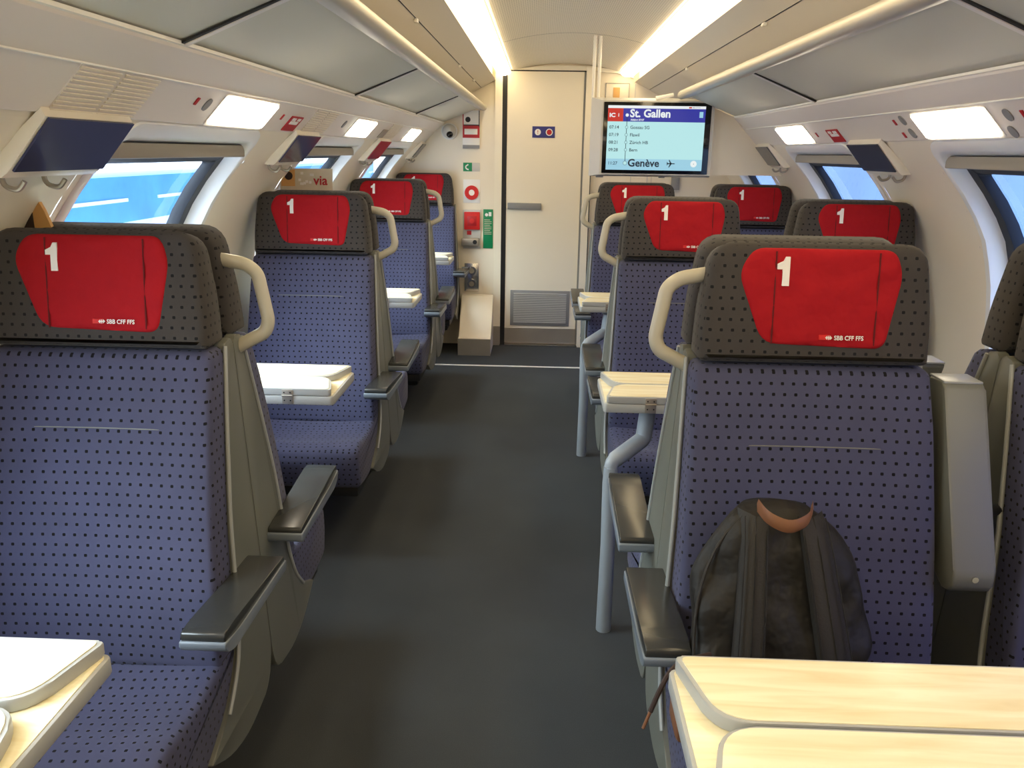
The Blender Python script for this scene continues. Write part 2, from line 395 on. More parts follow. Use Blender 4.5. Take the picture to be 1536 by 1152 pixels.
# centre ceiling vault
bm = bmesh.new(); vp = [(-.385, 2.015), (-.375, 2.012)]+[(x/10*.37, 2.062-.05*(x/10)**2) for x in range(-10, 11)]+[(.375, 2.012), (.385, 2.015)]
ext(bm, vp); struct(fin('ceiling', bm, 'perf'))
bm = bmesh.new()
for yy in (4.62, 2.2, -.2):
    pts = [(x/10*.37, 2.060-.05*(x/10)**2) for x in range(-10, 11)]
    a = [bm.verts.new((x, yy, z)) for x, z in pts]; b = [bm.verts.new((x, yy+.006, z)) for x, z in pts]
    for i in range(20): bm.faces.new((a[i], a[i+1], b[i+1], b[i]))
struct(fin('trim_2', bm, 'groove'))
for s, nm in ((-1, 'left'), (1, 'right')):
    # cove trough, sloping panel behind the rack, valance with lamps
    bm = bmesh.new(); ext(bm, [(.385, 2.015), (.385, 2.10), (.52, 2.10), (.52, 1.958), (.497, 1.945), (.60, 1.893)], s=s); ext(bm, [(.604, 1.891), (.93, 1.725), (.93, 1.60)], s=s)
    struct(fin('ceiling_%s_slope' % nm, bm, 'ceil', smooth=0.3))
    bm = bmesh.new(); ext(bm, [(.60, 1.896), (.605, 1.894)], s=s); struct(fin('trim_%d' % (3 if s < 0 else 4), bm, 'groove'))
    bm = bmesh.new(); ext(bm, [(.925, 1.600), (.94, 1.589), (1.02, 1.505), (hws(1.505)+.0005, 1.5045), (hws(1.500)+.004, 1.500)], s=s); struct(fin('wall_%s_valance' % nm, bm, 'panel'))

bm = bmesh.new(); ext(bm, [(-1.20, 1.46), (-1.16, 1.80), (-.75, 2.12), (0, 2.25), (.75, 2.12), (1.16, 1.80), (1.20, 1.46)], Y0-.02, YE+.02)
struct(fin('roof_light_block', bm, 'lgrey'))  # unseen outer skin, added to block sky light leaking through ceiling and valance seams
# end wall (faces the camera) and rear wall
def section(n=10):
    L = [(x/10*.37, 2.062-.05*(x/10)**2) for x in range(0, 11)]+[(.385, 2.015), (.385, 2.10), (.52, 2.10), (.52, 1.958), (.497, 1.945), (.93, 1.725), (.94, 1.589), (1.02, 1.505)]
    L += [(hws(1.505-.03*i), 1.505-.03*i) for i in range(1, 40)]+[(1.335, 0)]
    return L
S = section(); full = S+[(-x, z) for x, z in S[::-1]]
for yy, nm in ((YE, 'wall_end'), (Y0, 'wall_rear')):
    bm = bmesh.new(); quad3(bm, [(-1.40, yy, -.02), (1.40, yy, -.02), (1.40, yy, 2.26), (-1.40, yy, 2.26)])
    struct(fin(nm, bm, 'wall', smooth=0))
# door group
def arch(x): return 2.052-.05*(abs(x)/.5)**2
bm = bmesh.new(); box(bm, -.50, -.447, YE-.03, YE-.001, .15, 2.0); prism(bm, [(-.50, 2.0), (-.49, 2.012), (-.46, 2.022)]+[(x/10, arch(x/10)-.006) for x in range(-4, 5)]+[(.485, 1.985), (.485, 1.965), (.44, 1.985), (.36, 2.0), (.149, 2.0136), (-.45, 2.0136), (-.45, 2.0)], lambda p, q, t: (p, t, q), YE-.03, YE-.001)
struct(fin('trim_5', bm, 'door'))
door = struct(B('door_1', 'door', None, -.412, .135, YE-.022, YE-.002, .022, 2.005))
bm = bmesh.new(); box(bm, -.447, -.412, YE-.026, YE-.001, 0, 2.012); box(bm, -.447, .15, YE-.02, YE-.001, 2.005, 2.014); fin('door_gap', bm, 'black', door)
bm = bmesh.new(); box(bm, .135, .149, YE-.018, YE-.001, .02, 2.005); fin('door_seal', bm, 'grey', door)
bm = bmesh.new(); box(bm, .149, .20, YE-.045, YE-.001, 0, 2.04); fin('door_frame', bm, 'door', door)
bm = bmesh.new(); box(bm, .20, .206, YE-.046, YE-.001, 0, 2.03); fin('door_frame_line', bm, 'black', door)
B('door_pull', 'grey', door, -.40, -.15, YE-.045, YE-.022, 1.043, 1.088, bev=.004)
B('kick_plate', 'steel', door, -.412, .135, YE-.026, YE-.021, .022, .14)
bm = bmesh.new(); box(bm, -.37, .085, YE-.028, YE-.022, .16, .435, .003)
vg = fin('vent_grille', bm, 'grey', door)
bm = bmesh.new()
for i in range(17): z = .185+i*.0138; box(bm, -.345, .06, YE-.034, YE-.027, z, z+.007)
fin('vent_slats', bm, 'lgrey', vg)
bm = bmesh.new(); box(bm, -.228, -.064, YE-.026, YE-.022, 1.553, 1.632); sg = fin('door_sign', bm, 'blue', door)
def disc(name, mt, parent, x, z, r, y, r2=0, th=.003, n=28):
    bm = bmesh.new()
    if r2 == 0: prism(bm, [(x+r*math.cos(2*PI*i/n), z+r*math.sin(2*PI*i/n)) for i in range(n)], lambda p, q, t: (p, t, q), y-th, y)
    else:
        R = [[bm.verts.new((x+q*math.cos(2*PI*i/n), yy, z+q*math.sin(2*PI*i/n))) for i in range(n)] for q, yy in ((r, y), (r, y-th), (r2, y-th), (r2, y))]
        for a, b in zip(R, R[1:]):
            for i in range(n): bm.faces.new((a[i], a[(i+1) % n], b[(i+1) % n], b[i]))
    return fin(name, bm, mt, parent)
disc('sign_disc', 'white', sg, -.188, 1.592, .022, YE-.026); text('sign_mark', '!', .035, 'signr', sg, (-.188, YE-.0295, 1.58), bold=.02, align='CENTER')
disc('sign_ring', 'white', sg, -.105, 1.592, .025, YE-.026, .019); disc('sign_dot', 'signr', sg, -.105, 1.592, .018, YE-.026)
bm = bmesh.new(); box(bm, -.45, .15, YE-.06, YE-.001, 0, .012); struct(fin('trim_6', bm, 'chrome'))
bm = bmesh.new(); box(bm, -.50, -.447, YE-.034, YE-.001, 0, .15); struct(fin('baseboard_left', bm, 'steel'))
bm = bmesh.new(); box(bm, .206, 1.33, YE-.02, YE-.001, 0, .15); struct(fin('baseboard_right', bm, 'steel'))
# seam lines on the end wall right of the door
bm = bmesh.new(); box(bm, .50, .504, YE-.004, YE, .15, 1.93); box(bm, .62, .626, YE-.006, YE, .15, 1.6); box(bm, .652, .656, YE-.004, YE, .15, 1.6); struct(fin('trim_7', bm, 'lgrey'))

# ---------------------------------------------------------------- luggage racks
def rack(s, y0, y1, label):
    e = empty('luggage_rack', (0, y0, 0)); tag(e, label, 'luggage rack', 'overhead luggage racks'); Ly = y1-y0
    bm = bmesh.new(); pr = [(.60, 1.748), (.618, 1.752), (.885, 1.648), (.935, 1.60), (.955, 1.63), (.93, 1.70), (.62, 1.775)]
    prism(bm, pr, lambda p, q, t: (s*p, t, q), 0, Ly); fin('shelf', bm, 'rack', e, 0.3)
    bm = bmesh.new(); prism(bm, [(.872, 1.645), (.875, 1.637), (.938, 1.586), (.945, 1.60), (.90, 1.65)], lambda p, q, t: (s*p, t, q), 0, Ly); fin('valance_strip', bm, 'panel', e, 0.4)
    bm = bmesh.new(); prism(bm, [(.868, 1.652), (.868, 1.645), (.875, 1.642), (.876, 1.65)], lambda p, q, t: (s*p, t, q), 0, Ly); fin('bright_edge', bm, 'trimw', e, 0.4)
    bm = bmesh.new(); tube(bm, [(s*.9375, 0, 1.586), (s*.9375, Ly, 1.586)], .0025, 6); fin('lower_edge', bm, 'trimw', e, 1)
    # rounded front lip
    n = 12; lip = [(.578+.019*math.cos(2*PI*i/n), 1.752+.021*math.sin(2*PI*i/n)) for i in range(n)]
    lip = [(.572, 1.775), (.563, 1.765), (.560, 1.750), (.566, 1.738), (.580, 1.732), (.622, 1.742), (.625, 1.775), (.60, 1.782), (.585, 1.782)]
    bm = bmesh.new(); prism(bm, lip, lambda p, q, t: (s*p, t, q), -.0, Ly, bev=.004); fin('front_lip', bm, 'nose', e, 1.0)
    for k in range(-2, 4):
        yd = 1.70+LB*k-y0
        if -.02 < yd < Ly-.05:
            bm = bmesh.new(); a = Vector((s*.625, yd, 1.7485)); b = Vector((s*.872, yd, 1.6475)); n_ = Vector((-s*.38, 0, -.92)).normalized()
            quads = [a+n_*.002, b+n_*.002, b+n_*.002+Vector((0, .012, 0)), a+n_*.002+Vector((0, .012, 0))]
            slab(bm, quads, n_, .004); fin('panel_joint', bm, 'groove', e, 0)
            bm = bmesh.new(); quads = [a+n_*.004+Vector((0, .012, 0)), b+n_*.004+Vector((0, .012, 0)), b+n_*.004+Vector((0, .03, 0)), a+n_*.004+Vector((0, .03, 0))]
            slab(bm, quads, n_, .006); fin('joint_strip', bm, 'panel', e, 0)
    return e
rack(-1, Y0+.01, YE-.032, 'long grey-green luggage rack with rounded lip above the left row')
rack(1, Y0+.01, 4.595, 'long grey-green luggage rack above the right seats, ending at the screen')
# small clips along the sloping ceiling seam
i = 0
for s in (-1, 1):
    for y in (3.05, 4.6, 5.5):
        if s > 0 and y > 5: continue
        c = Vector((s*.602, y, 1.885)); bm = bmesh.new(); box(bm, c.x-.008, c.x+.008, y-.012, y+.012, 1.878, 1.893, .004)
        tag(fin('ceiling_clip', bm, 'trimw'), ['tiny white clip on the %s ceiling seam, nearest the camera', 'tiny white clip on the %s ceiling seam, second from the camera', 'tiny white clip on the %s ceiling seam, nearest the end wall'][(3.05, 4.6, 5.5).index(y)] % ('left' if s < 0 else 'right'), 'clip', 'clips on the ceiling seams')

# cove tubes
for s, nm in ((-1, 'left'), (1, 'right')):
    e = empty('cove_light', (s*.44, 0, 2.0)); tag(e, 'long glowing strip light in the cove on the %s of the ceiling' % nm, 'light')
    bm = bmesh.new(); n = 14
    prism(bm, [(.052*math.cos(2*PI*i/n), .030*math.sin(2*PI*i/n)) for i in range(n)], lambda p, q, t: (p, t, q), Y0+.03, YE-.06); fin('diffuser', bm, 'cove', e, 1.0)
    B('mounting_rail', 'trimw', e, -.02, .02, Y0+.03, YE-.06, .028, .06)

# ---------------------------------------------------------------- valance lamps, signs, flaps
VN = Vector((-.724, 0, -.690))  # inward normal of the valance, for s=+1
def VP(s, f, y, out=0):   # f: 0 top .. 1 bottom on valance
    x = .94+.08*f; z = 1.589-.084*f; return Vector((s*(x+VN.x*out), y, z+VN.z*out))
def vplate(name, mt, parent, s, f0, f1, y0, y1, out, th, r=0):
    bm = bmesh.new(); n = Vector((s*VN.x, 0, VN.z))
    if r: pts = [VP(s, f0+(f1-f0)*v, y0+(y1-y0)*u, out) for u, v in rrect(0, 1, 0, 1, r, 4)]
    else: pts = [VP(s, f0, y0, out), VP(s, f0, y1, out), VP(s, f1, y1, out), VP(s, f1, y0, out)]
    slab(bm, pts, n, th); return fin(name, bm, mt, parent, 0)
ordn = ['nearest', 'second', 'third', 'farthest']
def lamp(s, y, label):
    e = empty('panel_lamp', VP(s, .5, y)); tag(e, label, 'lamp', 'square valance lamps')
    f = vplate('lamp_frame', 'trimw', e, s, .10, 1.0, y-.218, y+.218, .003, .004, .06)
    g = vplate('lamp_diffuser', 'lamp', e, s, .14, .93, y-.207, y+.207, .006, .005, .08)
    for c in (f, g): c.matrix_parent_inverse = Matrix.Translation(e.location).inverted()
for s, ys, sd in ((-1, (-.72, .82, 2.355, 3.87, 5.34), 'left'), (1, (-.72, .82, 2.39, 3.86), 'right')):
    for y in ys:
        q = 'behind the camera, ' if y < 0 else ''
        w = {-.72: 'rearmost', .82: 'above the front table', 2.355: 'nearest in view', 2.39: 'nearest in view', 3.87: 'second in view', 3.86: 'second in view', 5.34: 'closest to the end wall'}[y]
        lamp(s, y, 'square glowing lamp in the %s valance, %s' % (sd, w))
def small(name, label, cat, s, f0, f1, y0, y1, mt, r=0, group=None):
    o = vplate(name, mt, None, s, f0, f1, y0, y1, .003, .0025, r); tag(o, label, cat, group); return o
for s, yy, lb in ((-1, (2.77, 2.90), 'red seat pictogram sign on the left valance beside the nearest lamp'), (1, (3.29, 3.42), 'red seat pictogram sign on the right valance between the lamps')):
    o = small('seat_sign', lb, 'sign', s, .42, .95, yy[0], yy[1], 'signr')
    for a, b, c, d in ((.5, .6, .15, .45), (.5, .85, .35, .45), (.72, .85, .15, .8), (.5, .6, .6, .85)):
        vplate('pictogram', 'white', o, s, .42+.53*(a-.4), .42+.53*(b-.4)+.04, yy[0]+.13*c, yy[0]+.13*d, .0045, .002)
small('seat_sign', 'grey-brown pictogram plate on the left valance before the farthest lamp', 'sign', -1, .42, .9, 4.36, 4.50, 'steel')
k = 0
for s, y, f, lb in ((-1, 2.07, .45, 'long grey oval outlet on left valance before nearest lamp'), (1, 2.10, .4, 'grey oval outlet on right valance, upper one at the near side of the big lamp'),
                    (1, 2.13, .85, 'grey oval outlet on right valance, lower one at the near side of the big lamp'), (1, 2.68, .3, 'grey oval outlet on right valance, upper one at the far side of the big lamp'), (1, 2.68, .75, 'grey oval outlet on right valance, lower one at the far side of the big lamp'),
                    (-1, 3.50, .45, 'grey oval outlet on left valance before the second lamp')):
    small('air_outlet', lb, 'outlet', s, f-.16, f+.16, y-.016, y+.016, 'grey', .45, 'oval outlets')
for s, y, f, lb in ((-1, 2.00, .4, 'small red number sticker on left valance before nearest lamp'), (1, 2.035, .4, 'small red number sticker on right valance, nearest the camera'), (1, 2.745, .35, 'small red number sticker on right valance behind big lamp, upper'), (1, 2.745, .8, 'small red number sticker on right valance behind big lamp, lower'),
                    (-1, 2.68, .5, 'small red number sticker on left valance just behind nearest lamp'), (1, 3.56, .6, 'small red number sticker on right valance just before the second lamp')):
    small('seat_number', lb, 'sticker', s, f-.09, f+.09, y-.006, y+.006, 'signr', 0, 'red number stickers')
# ribbed grille on the valance above each flap
for y0, lb in ((1.46, 'pale ribbed air grille on the left valance above nearest blue flap'), (2.99, 'pale ribbed air grille on the left valance above second flap'), (4.50, 'pale ribbed air grille on the left valance above red flap')):
    e = empty('air_grille', (0, y0, 0)); tag(e, lb, 'grille', 'ribbed valance grilles')
    o = vplate('grille_plate', 'panel', e, -1, .03, .97, 0, .30, .002, .002)
    bm = bmesh.new()
    for j in range(11):
        for (a, b) in ((.0, .14), (.155, .30)):
            f = .08+j*.083; slab(bm, [VP(-1, f, a, .0045), VP(-1, f, b, .0045), VP(-1, f+.035, b, .0045), VP(-1, f+.035, a, .0045)], (.724, 0, -.69), .003)
    fin('ribs', bm, 'wall', e, 0)
def flap(s, y0, y1, mt, label):
    e = empty('wall_flap', (0, y0, 0)); tag(e, label, 'flap', 'flaps below the valance'); w = y1-y0
    bm = bmesh.new(); prism(bm, [(1.012, 1.513), (1.005, 1.497), (1.088, 1.400), (1.100, 1.392), (1.135, 1.395), (1.11, 1.43)], lambda p, q, t: (s*p, t, q), 0, w, bev=.003)
    fin('bracket', bm, 'wall', e)
    a, b = Vector((s*1.004, 0, 1.496)), Vector((s*1.082, 0, 1.405)); n = Vector((-s*.76, 0, -.65)).normalized()
    bm = bmesh.new(); pts = [a+Vector((0, .006, 0)), a+Vector((0, w-.003, 0)), b+Vector((0, w-.003, 0)), b+Vector((0, .006, 0))]; slab(bm, [p+n*.004 for p in pts], n, .004); fin('film', bm, mt, e, 0)
    for yy in (.05, .18):
        bm = bmesh.new(); x = 1.118
        tube(bm, smoothpath([(s*(x+.015), yy, 1.40), (s*(x+.012), yy, 1.375), (s*(x-.015), yy, 1.368), (s*(x-.028), yy, 1.385)], .012), .005, 8); fin('coat_hook', bm, 'steel', e)
flap(-1, 1.435, 1.745, 'flap', 'nearest dark blue film flap with coat hooks, left wall')
flap(-1, 2.93, 3.23, 'flap', 'second dark blue film flap on the left wall, above the second seat')
flap(-1, 4.44, 4.74, 'flapr', 'dark red film flap on the left wall, third from camera')
flap(-1, 5.98, 6.16, 'flapg', 'small pale flap bracket on the left wall by the end wall')
flap(1, 2.95, 3.25, 'flapg', 'dark grey film flap with coat hooks on the right wall between windows')
flap(1, 4.38, 4.62, 'flapg', 'flap bracket on the right wall beside the screen partition')

# ---------------------------------------------------------------- seats
def build_seat(handle, armside, raised):
    """seat facing -Y; origin on the floor at the rear plane. armside: +1/-1 x side of aisle armrest or 0"""
    e = empty('train_seat', (0, 0, 0))
    # backrest
    global uv_bias; uv_bias = 1
    pr = roundpoly([(.112, 1.060), (.160, .90), (.205, .74), (.238, .58), (.255, .44), (.13, .43), (.10, .60), (.09, .75), (.05, .92), (.030, 1.060)], [.022, .06, .06, .06, .02, .02, .05, .05, .05, .01], 3)
    def H(z): return .252-(max(z, .44)-.44)*.040
    st = []
    for t, ins in ((-1, .018), (-.985, .007), (-.95, .001), (-.8, 0), (-.4, 0), (0, 0), (.4, 0), (.8, 0), (.95, .001), (.985, .007), (1, .018)):
        st.append((t, ins, lambda p, q, x: (x*H(q), -(p+(.010*abs(x)**2 if p > .12 else 0)), q)))
    bm = bmesh.new(); loft(bm, pr, st); bk = fin('backrest', bm, 'fab', e, 1.1, uv=True)
    # faint seam line across the backrest
    bm = bmesh.new(); tube(bm, [(x, -(.1545+.010*(x/.24)**2), .915) for x in (-.12, -.06, 0, .06, .13)], .0016, 6); fin('back_seam', bm, 'shell', bk)
    uv_bias = -1
    # seat cushion
    pr = roundpoly([(.16, .455), (.25, .455), (.33, .435), (.42, .437), (.49, .450), (.545, .432), (.552, .37), (.530, .290), (.40, .275), (.27, .29), (.16, .37)], [.01, .03, .04, .04, .03, .035, .04, .02, .03, .03, .02], 3)
    st = []
    for t, ins in ((-1, .022), (-.985, .009), (-.94, .001), (-.75, 0), (-.4, 0), (0, 0), (.4, 0), (.75, 0), (.94, .001), (.985, .009), (1, .022)):
        st.append((t, ins, lambda p, q, x: (x*.252, -p-.0*x, q+(.016*(x*x)-.008 if q > .40 else 0))))
    bm = bmesh.new(); loft(bm, pr, st); fin('seat_cushion', bm, 'fab', e, 1.1, uv=True)
    # headrest block, leaning with the back
    uv_bias = 1
    out = roundpoly([(-.220, 1.066), (-.217, 1.16), (-.200, 1.294), (.200, 1.294), (.217, 1.16), (.220, 1.066)], [.012, .08, .045, .045, .08, .012], 5)
    def hr(p, q, t):
        lean = (q-1.06)*.22; c = .006*(abs(p)/.2)**2
        u = .012+t*.100-lean*t*.62
        return (p, -(u + (c if t > .5 else 0)), q - (.010 if (t < .5 and q > 1.2) else 0))
    st = [(-.0, .018, hr), (.06, .007, hr), (.18, 0, hr), (.80, 0, hr), (.93, .006, hr), (1.0, .018, hr)]
    bm = bmesh.new(); loft(bm, out, st); hd = fin('headrest', bm, 'fabh', e, 1.1, uv=True)
    uv_bias = -1
    # red cover
    def front(z): return .112-(z-1.06)*.1364
    oc = roundpoly([(-.106, 1.088), (.128, 1.082), (.142, 1.10), (.154, 1.235), (.138, 1.278), (-.128, 1.278), (-.152, 1.245), (-.148, 1.21)], [.015, .012, .012, .04, .03, .03, .03, .03], 4)
    oc = roundpoly([(-.104, 1.106), (.128, 1.099), (.154, 1.238), (.138, 1.284), (-.128, 1.284), (-.154, 1.238)], [.03, .022, .035, .03, .03, .035], 5)
    dense = []
    for i in range(len(oc)):
        p, q = Vector(oc[i]), Vector(oc[(i+1) % len(oc)]); k = max(1, int((q-p).length/.02))
        for j in range(k): dense.append(p+(q-p)*j/k)
    c = Vector((0, 1.193)); bm = bmesh.new(); rings = []
    rnd = random.Random(7)
    for f, h in ((1.0, -.004), (1.0, .004), (.985, .0075), (.94, .0095), (.85, .011), (.7, .0115), (.5, .012), (.3, .012), (.12, .012)):
        r = []
        for p in dense:
            q = c+(p-c)*f; ang = math.atan2(q.y-1.185, q.x); w = 0
            if f < .98: w = .0012*math.sin(q.x*55+q.y*70)+.001*math.sin(q.x*-38+q.y*90+1)
            if f < .9: w -= .004*math.exp(-((abs(q.x-.012)-.096)/.004)**2)
            r.append(bm.verts.new((q.x, -(front(q.y)+h+w), q.y)))
        rings.append(r)
    K = len(dense)
    for r0, r1 in zip(rings, rings[1:]):
        for i in range(K): bm.faces.new((r0[i], r0[(i+1) % K], r1[(i+1) % K], r1[i]))
    bm.faces.new(rings[-1]); cv = fin('headrest_cover', bm, 'red', e, 1.2); cv['label'] = 'red headrest cover with white 1'
    ux, uy = (1, 0, 0), Vector((0, .198, 1)).normalized()
    for sx_, zt in ((-.086, 1.276), (.106, 1.276)):
        bm = bmesh.new(); tube(bm, [(sx_, -(front(z)+.0105), z) for z in (1.107, 1.14, 1.20, 1.25, zt+.003)], .0017, 6); fin('cover_seam', bm, 'redd', cv)
    # figure 1
    bm = bmesh.new(); F = lambda x, z: (x, -(front(z)+.0142), z)
    one = [(-.0610, 1.216), (-.0610, 1.269), (-.0690, 1.269), (-.0730, 1.2610), (-.0840, 1.2555), (-.0840, 1.2465), (-.0740, 1.2465), (-.0740, 1.216)]
    slab(bm, [F(*p) for p in one], (0, -1, -.198), .003); fin('number', bm, 'white', cv, 0)
    bm = bmesh.new(); slab(bm, [F(.002, 1.117), F(.022, 1.117), F(.022, 1.1255), F(.002, 1.1255)], (0, -1, -.198), .003); fin('logo_field', bm, 'redl', cv, 0)
    bm = bmesh.new()
    for pts in ([(.0135, 1.1072), (.0165, 1.1105), (.0180, 1.1105), (.0165, 1.1083), (.0235, 1.1083), (.0220, 1.1105), (.0235, 1.1105), (.0265, 1.1072), (.0235, 1.1040), (.0220, 1.1040), (.0235, 1.1062), (.0165, 1.1062), (.0180, 1.1040), (.0165, 1.1040)],
                [(.0193, 1.1035), (.0207, 1.1035), (.0207, 1.111), (.0193, 1.111)]):
        slab(bm, [(p[0], -(front(p[1]+.014)+.0148), p[1]+.014) for p in pts], (0, -1, -.198), .002)
    fin('logo_mark', bm, 'white', cv, 0)
    text('operator_name', 'SBB CFF FFS', .0118, 'white', cv, (.030, -(front(1.1175)+.0146), 1.1175), ux, uy, bold=.02, sx=.90)
    # shell: back pan and side panels
    sp = roundpoly([(.016, 1.072), (.002, 1.06), (.002, .32), (.03, .245), (.16, .225), (.26, .245), (.36, .30), (.262, .345), (.208, .40), (.180, .46), (.160, .56), (.138, .72), (.092, .90), (.046, 1.065)], [.006, .004, .03, .03, .05, .05, .01, .05, .05, .05, .05, .05, .05, .006], 3)
    def HS(z): return .262-max(0, z-.44)*.052
    for s in (-1, 1):
        bm = bmesh.new(); prism(bm, sp, lambda p, q, t: (s*(HS(q)-.022*t), -p, q), 0, 1, bev=.004); fin('side_shell', bm, 'shell', e, .7)
        edge = [(.046, 1.06), (.092, .90), (.138, .72), (.160, .56), (.180, .46), (.208, .40), (.262, .345)]
        ep = smoothpath([(s*(HS(z)+.001), -(u+.001), z) for u, z in edge], .05, 3); bm = bmesh.new(); tube(bm, ep, .0045, 8); fin('shell_edge', bm, 'rail', e)
    bm = bmesh.new(); box(bm, -.22, .22, -.035, -.003, .30, 1.06, .006); fin('back_panel', bm, 'shell', e)
    bm = bmesh.new(); box(bm, -.235, .235, -.50, -.02, .245, .285, .008); ws = -armside if armside else raised*-1; box(bm, min(ws*.10, ws*.22), max(ws*.10, ws*.22), -.30, -.02, .0, .25, .01); box(bm, -.20, .20, -.34, -.02, .17, .25, .02); fin('underframe', bm, 'black', e)
    bm = bmesh.new(); tube(bm, smoothpath([(-.06, -.46, .26), (-.06, -.50, .215), (-.155, -.50, .215), (-.155, -.46, .26)], .03), .0055, 8); fin('adjuster_loop', bm, 'rail', e)
    if armside:
        a = armside; x0, x1 = (.247, .332); X = (lambda x: a*x)
        def arm(p, q, t): return (X(x0+(x1-x0)*t), -p, q)
        ap = roundpoly([(.065, .583), (.065, .600), (.35, .624), (.405, .626), (.405, .606), (.35, .592)], [.004, .01, .05, .015, .008, .03], 3)
        lo = roundpoly([(.06, .565), (.06, .588), (.35, .598), (.409, .610), (.406, .590), (.37, .574)], [.01, .004, .04, .006, .012, .04], 3)
        bm = bmesh.new(); prism(bm, lo, arm, 0, 1, bev=.006); ar = fin('armrest', bm, 'armm', e, .8)
        bm = bmesh.new(); prism(bm, ap, lambda p, q, t: arm(p, q, .03+t*.94), 0, 1, bev=.007, seg=3); fin('armrest_pad', bm, 'pad', ar, .8)
        bm = bmesh.new(); tube(bm, [(X(.235), -.10, .575), (X(.29), -.10, .578)], .022, 12); fin('armrest_pivot', bm, 'armm', ar)
    if handle:   # seat's right-hand side when sitting = -X for a seat facing -Y
        bm = bmesh.new(); pts = smoothpath([(-.195, -.036, 1.227), (-.254, -.040, 1.217), (-.278, -.040, 1.198), (-.295, -.040, 1.096), (-.286, -.040, 1.072), (-.222, -.036, 1.038)], .013, 5)
        tube(bm, pts, .0145, 12, flat=.7); fin('grab_handle', bm, 'handle', e, 1.2)
    if raised:   # fold-down centre armrest, standing upright along the back
        a = raised; bm = bmesh.new()
        rp_ = roundpoly([(.045, 1.036), (.112, 1.036), (.262, .70), (.250, .665), (.205, .665), (.180, .70)], [.012, .012, .03, .02, .03, .03], 3)
        bm2 = bmesh.new(); prism(bm2, rp_, lambda p, q, t: (a*(.312+.078*t), -p, q), 0, 1, bev=.007, seg=3); ra = fin('raised_armrest', bm2, 'shell', e, .8)
        bm.free(); bm = bmesh.new(); tube(bm, [(a*.235, -.11, .78), (a*.33, -.165, .78)], .011, 12); fin('armrest_pivot', bm, 'black', ra); B('armrest_cap', 'rail', ra, min(a*.314, a*.388), max(a*.314, a*.388), -.108, -.045, 1.034, 1.039, bev=.002)
        bm = bmesh.new(); n = 14; tube(bm, [(a*.350, -.248, .70), (a*.350, -.2625, .70)], .006, 12); fin('armrest_screw', bm, 'chrome', ra)
    return e
protos = {}
def seat(kind, x, ym, faces_away, label, group):
    if kind not in protos:
        protos[kind] = build_seat(*{'h+': (1, 1, 0), 'L_A': (0, 1, 0), 'L_B': (1, -1, 0), 'R_A': (1, -1, 0), 'R_B': (0, 1, 0), 'W_A': (0, 0, -1), 'W_B': (0, 0, 1)}[kind]); o = protos[kind]
    else: o = copy_tree(protos[kind])
    o.location = (x, ym, 0); o.rotation_euler.z = PI if faces_away else 0
    tag(o, label, 'seat', group); return o
G = 'blue dotted train seats'
XL, XA, XW = -1.018, .380, 1.022
nth = ['nearest', 'second', 'third', 'farthest']
for k in range(4):
    seat('L_A', XL, YM[k], False, 'single blue dotted seat left of the aisle facing the camera, %s of four' % nth[k], G)
    if k < 3:
        seat('R_A', XA, YM[k], False, ['aisle seat on the right facing the camera, with the black backpack', 'aisle seat on the right facing the camera, second from the front', 'aisle seat on the right facing the camera, below the screen'][k], G)
        seat('W_A', XW, YM[k], False, ['window seat at the right picture edge, facing the camera', 'window seat on the right facing the camera, second from the front', 'window seat on the right facing the camera, farthest one'][k], G)
        seat('L_B', XL, YM[k], True, 'single seat facing away, back to back with the %s left seat' % nth[k], G)
        seat('R_B', XA, YM[k], True, ['aisle seat facing away behind the backpack seat', 'right aisle seat facing away, behind the second red cover', 'right aisle seat facing away, behind the seat below the screen'][k], G)
        seat('W_B', XW, YM[k], True, ['window seat facing away behind the seat at the right picture edge', 'right window seat facing away, behind the second window seat', 'right window seat facing away, behind the farthest window seat'][k], G)

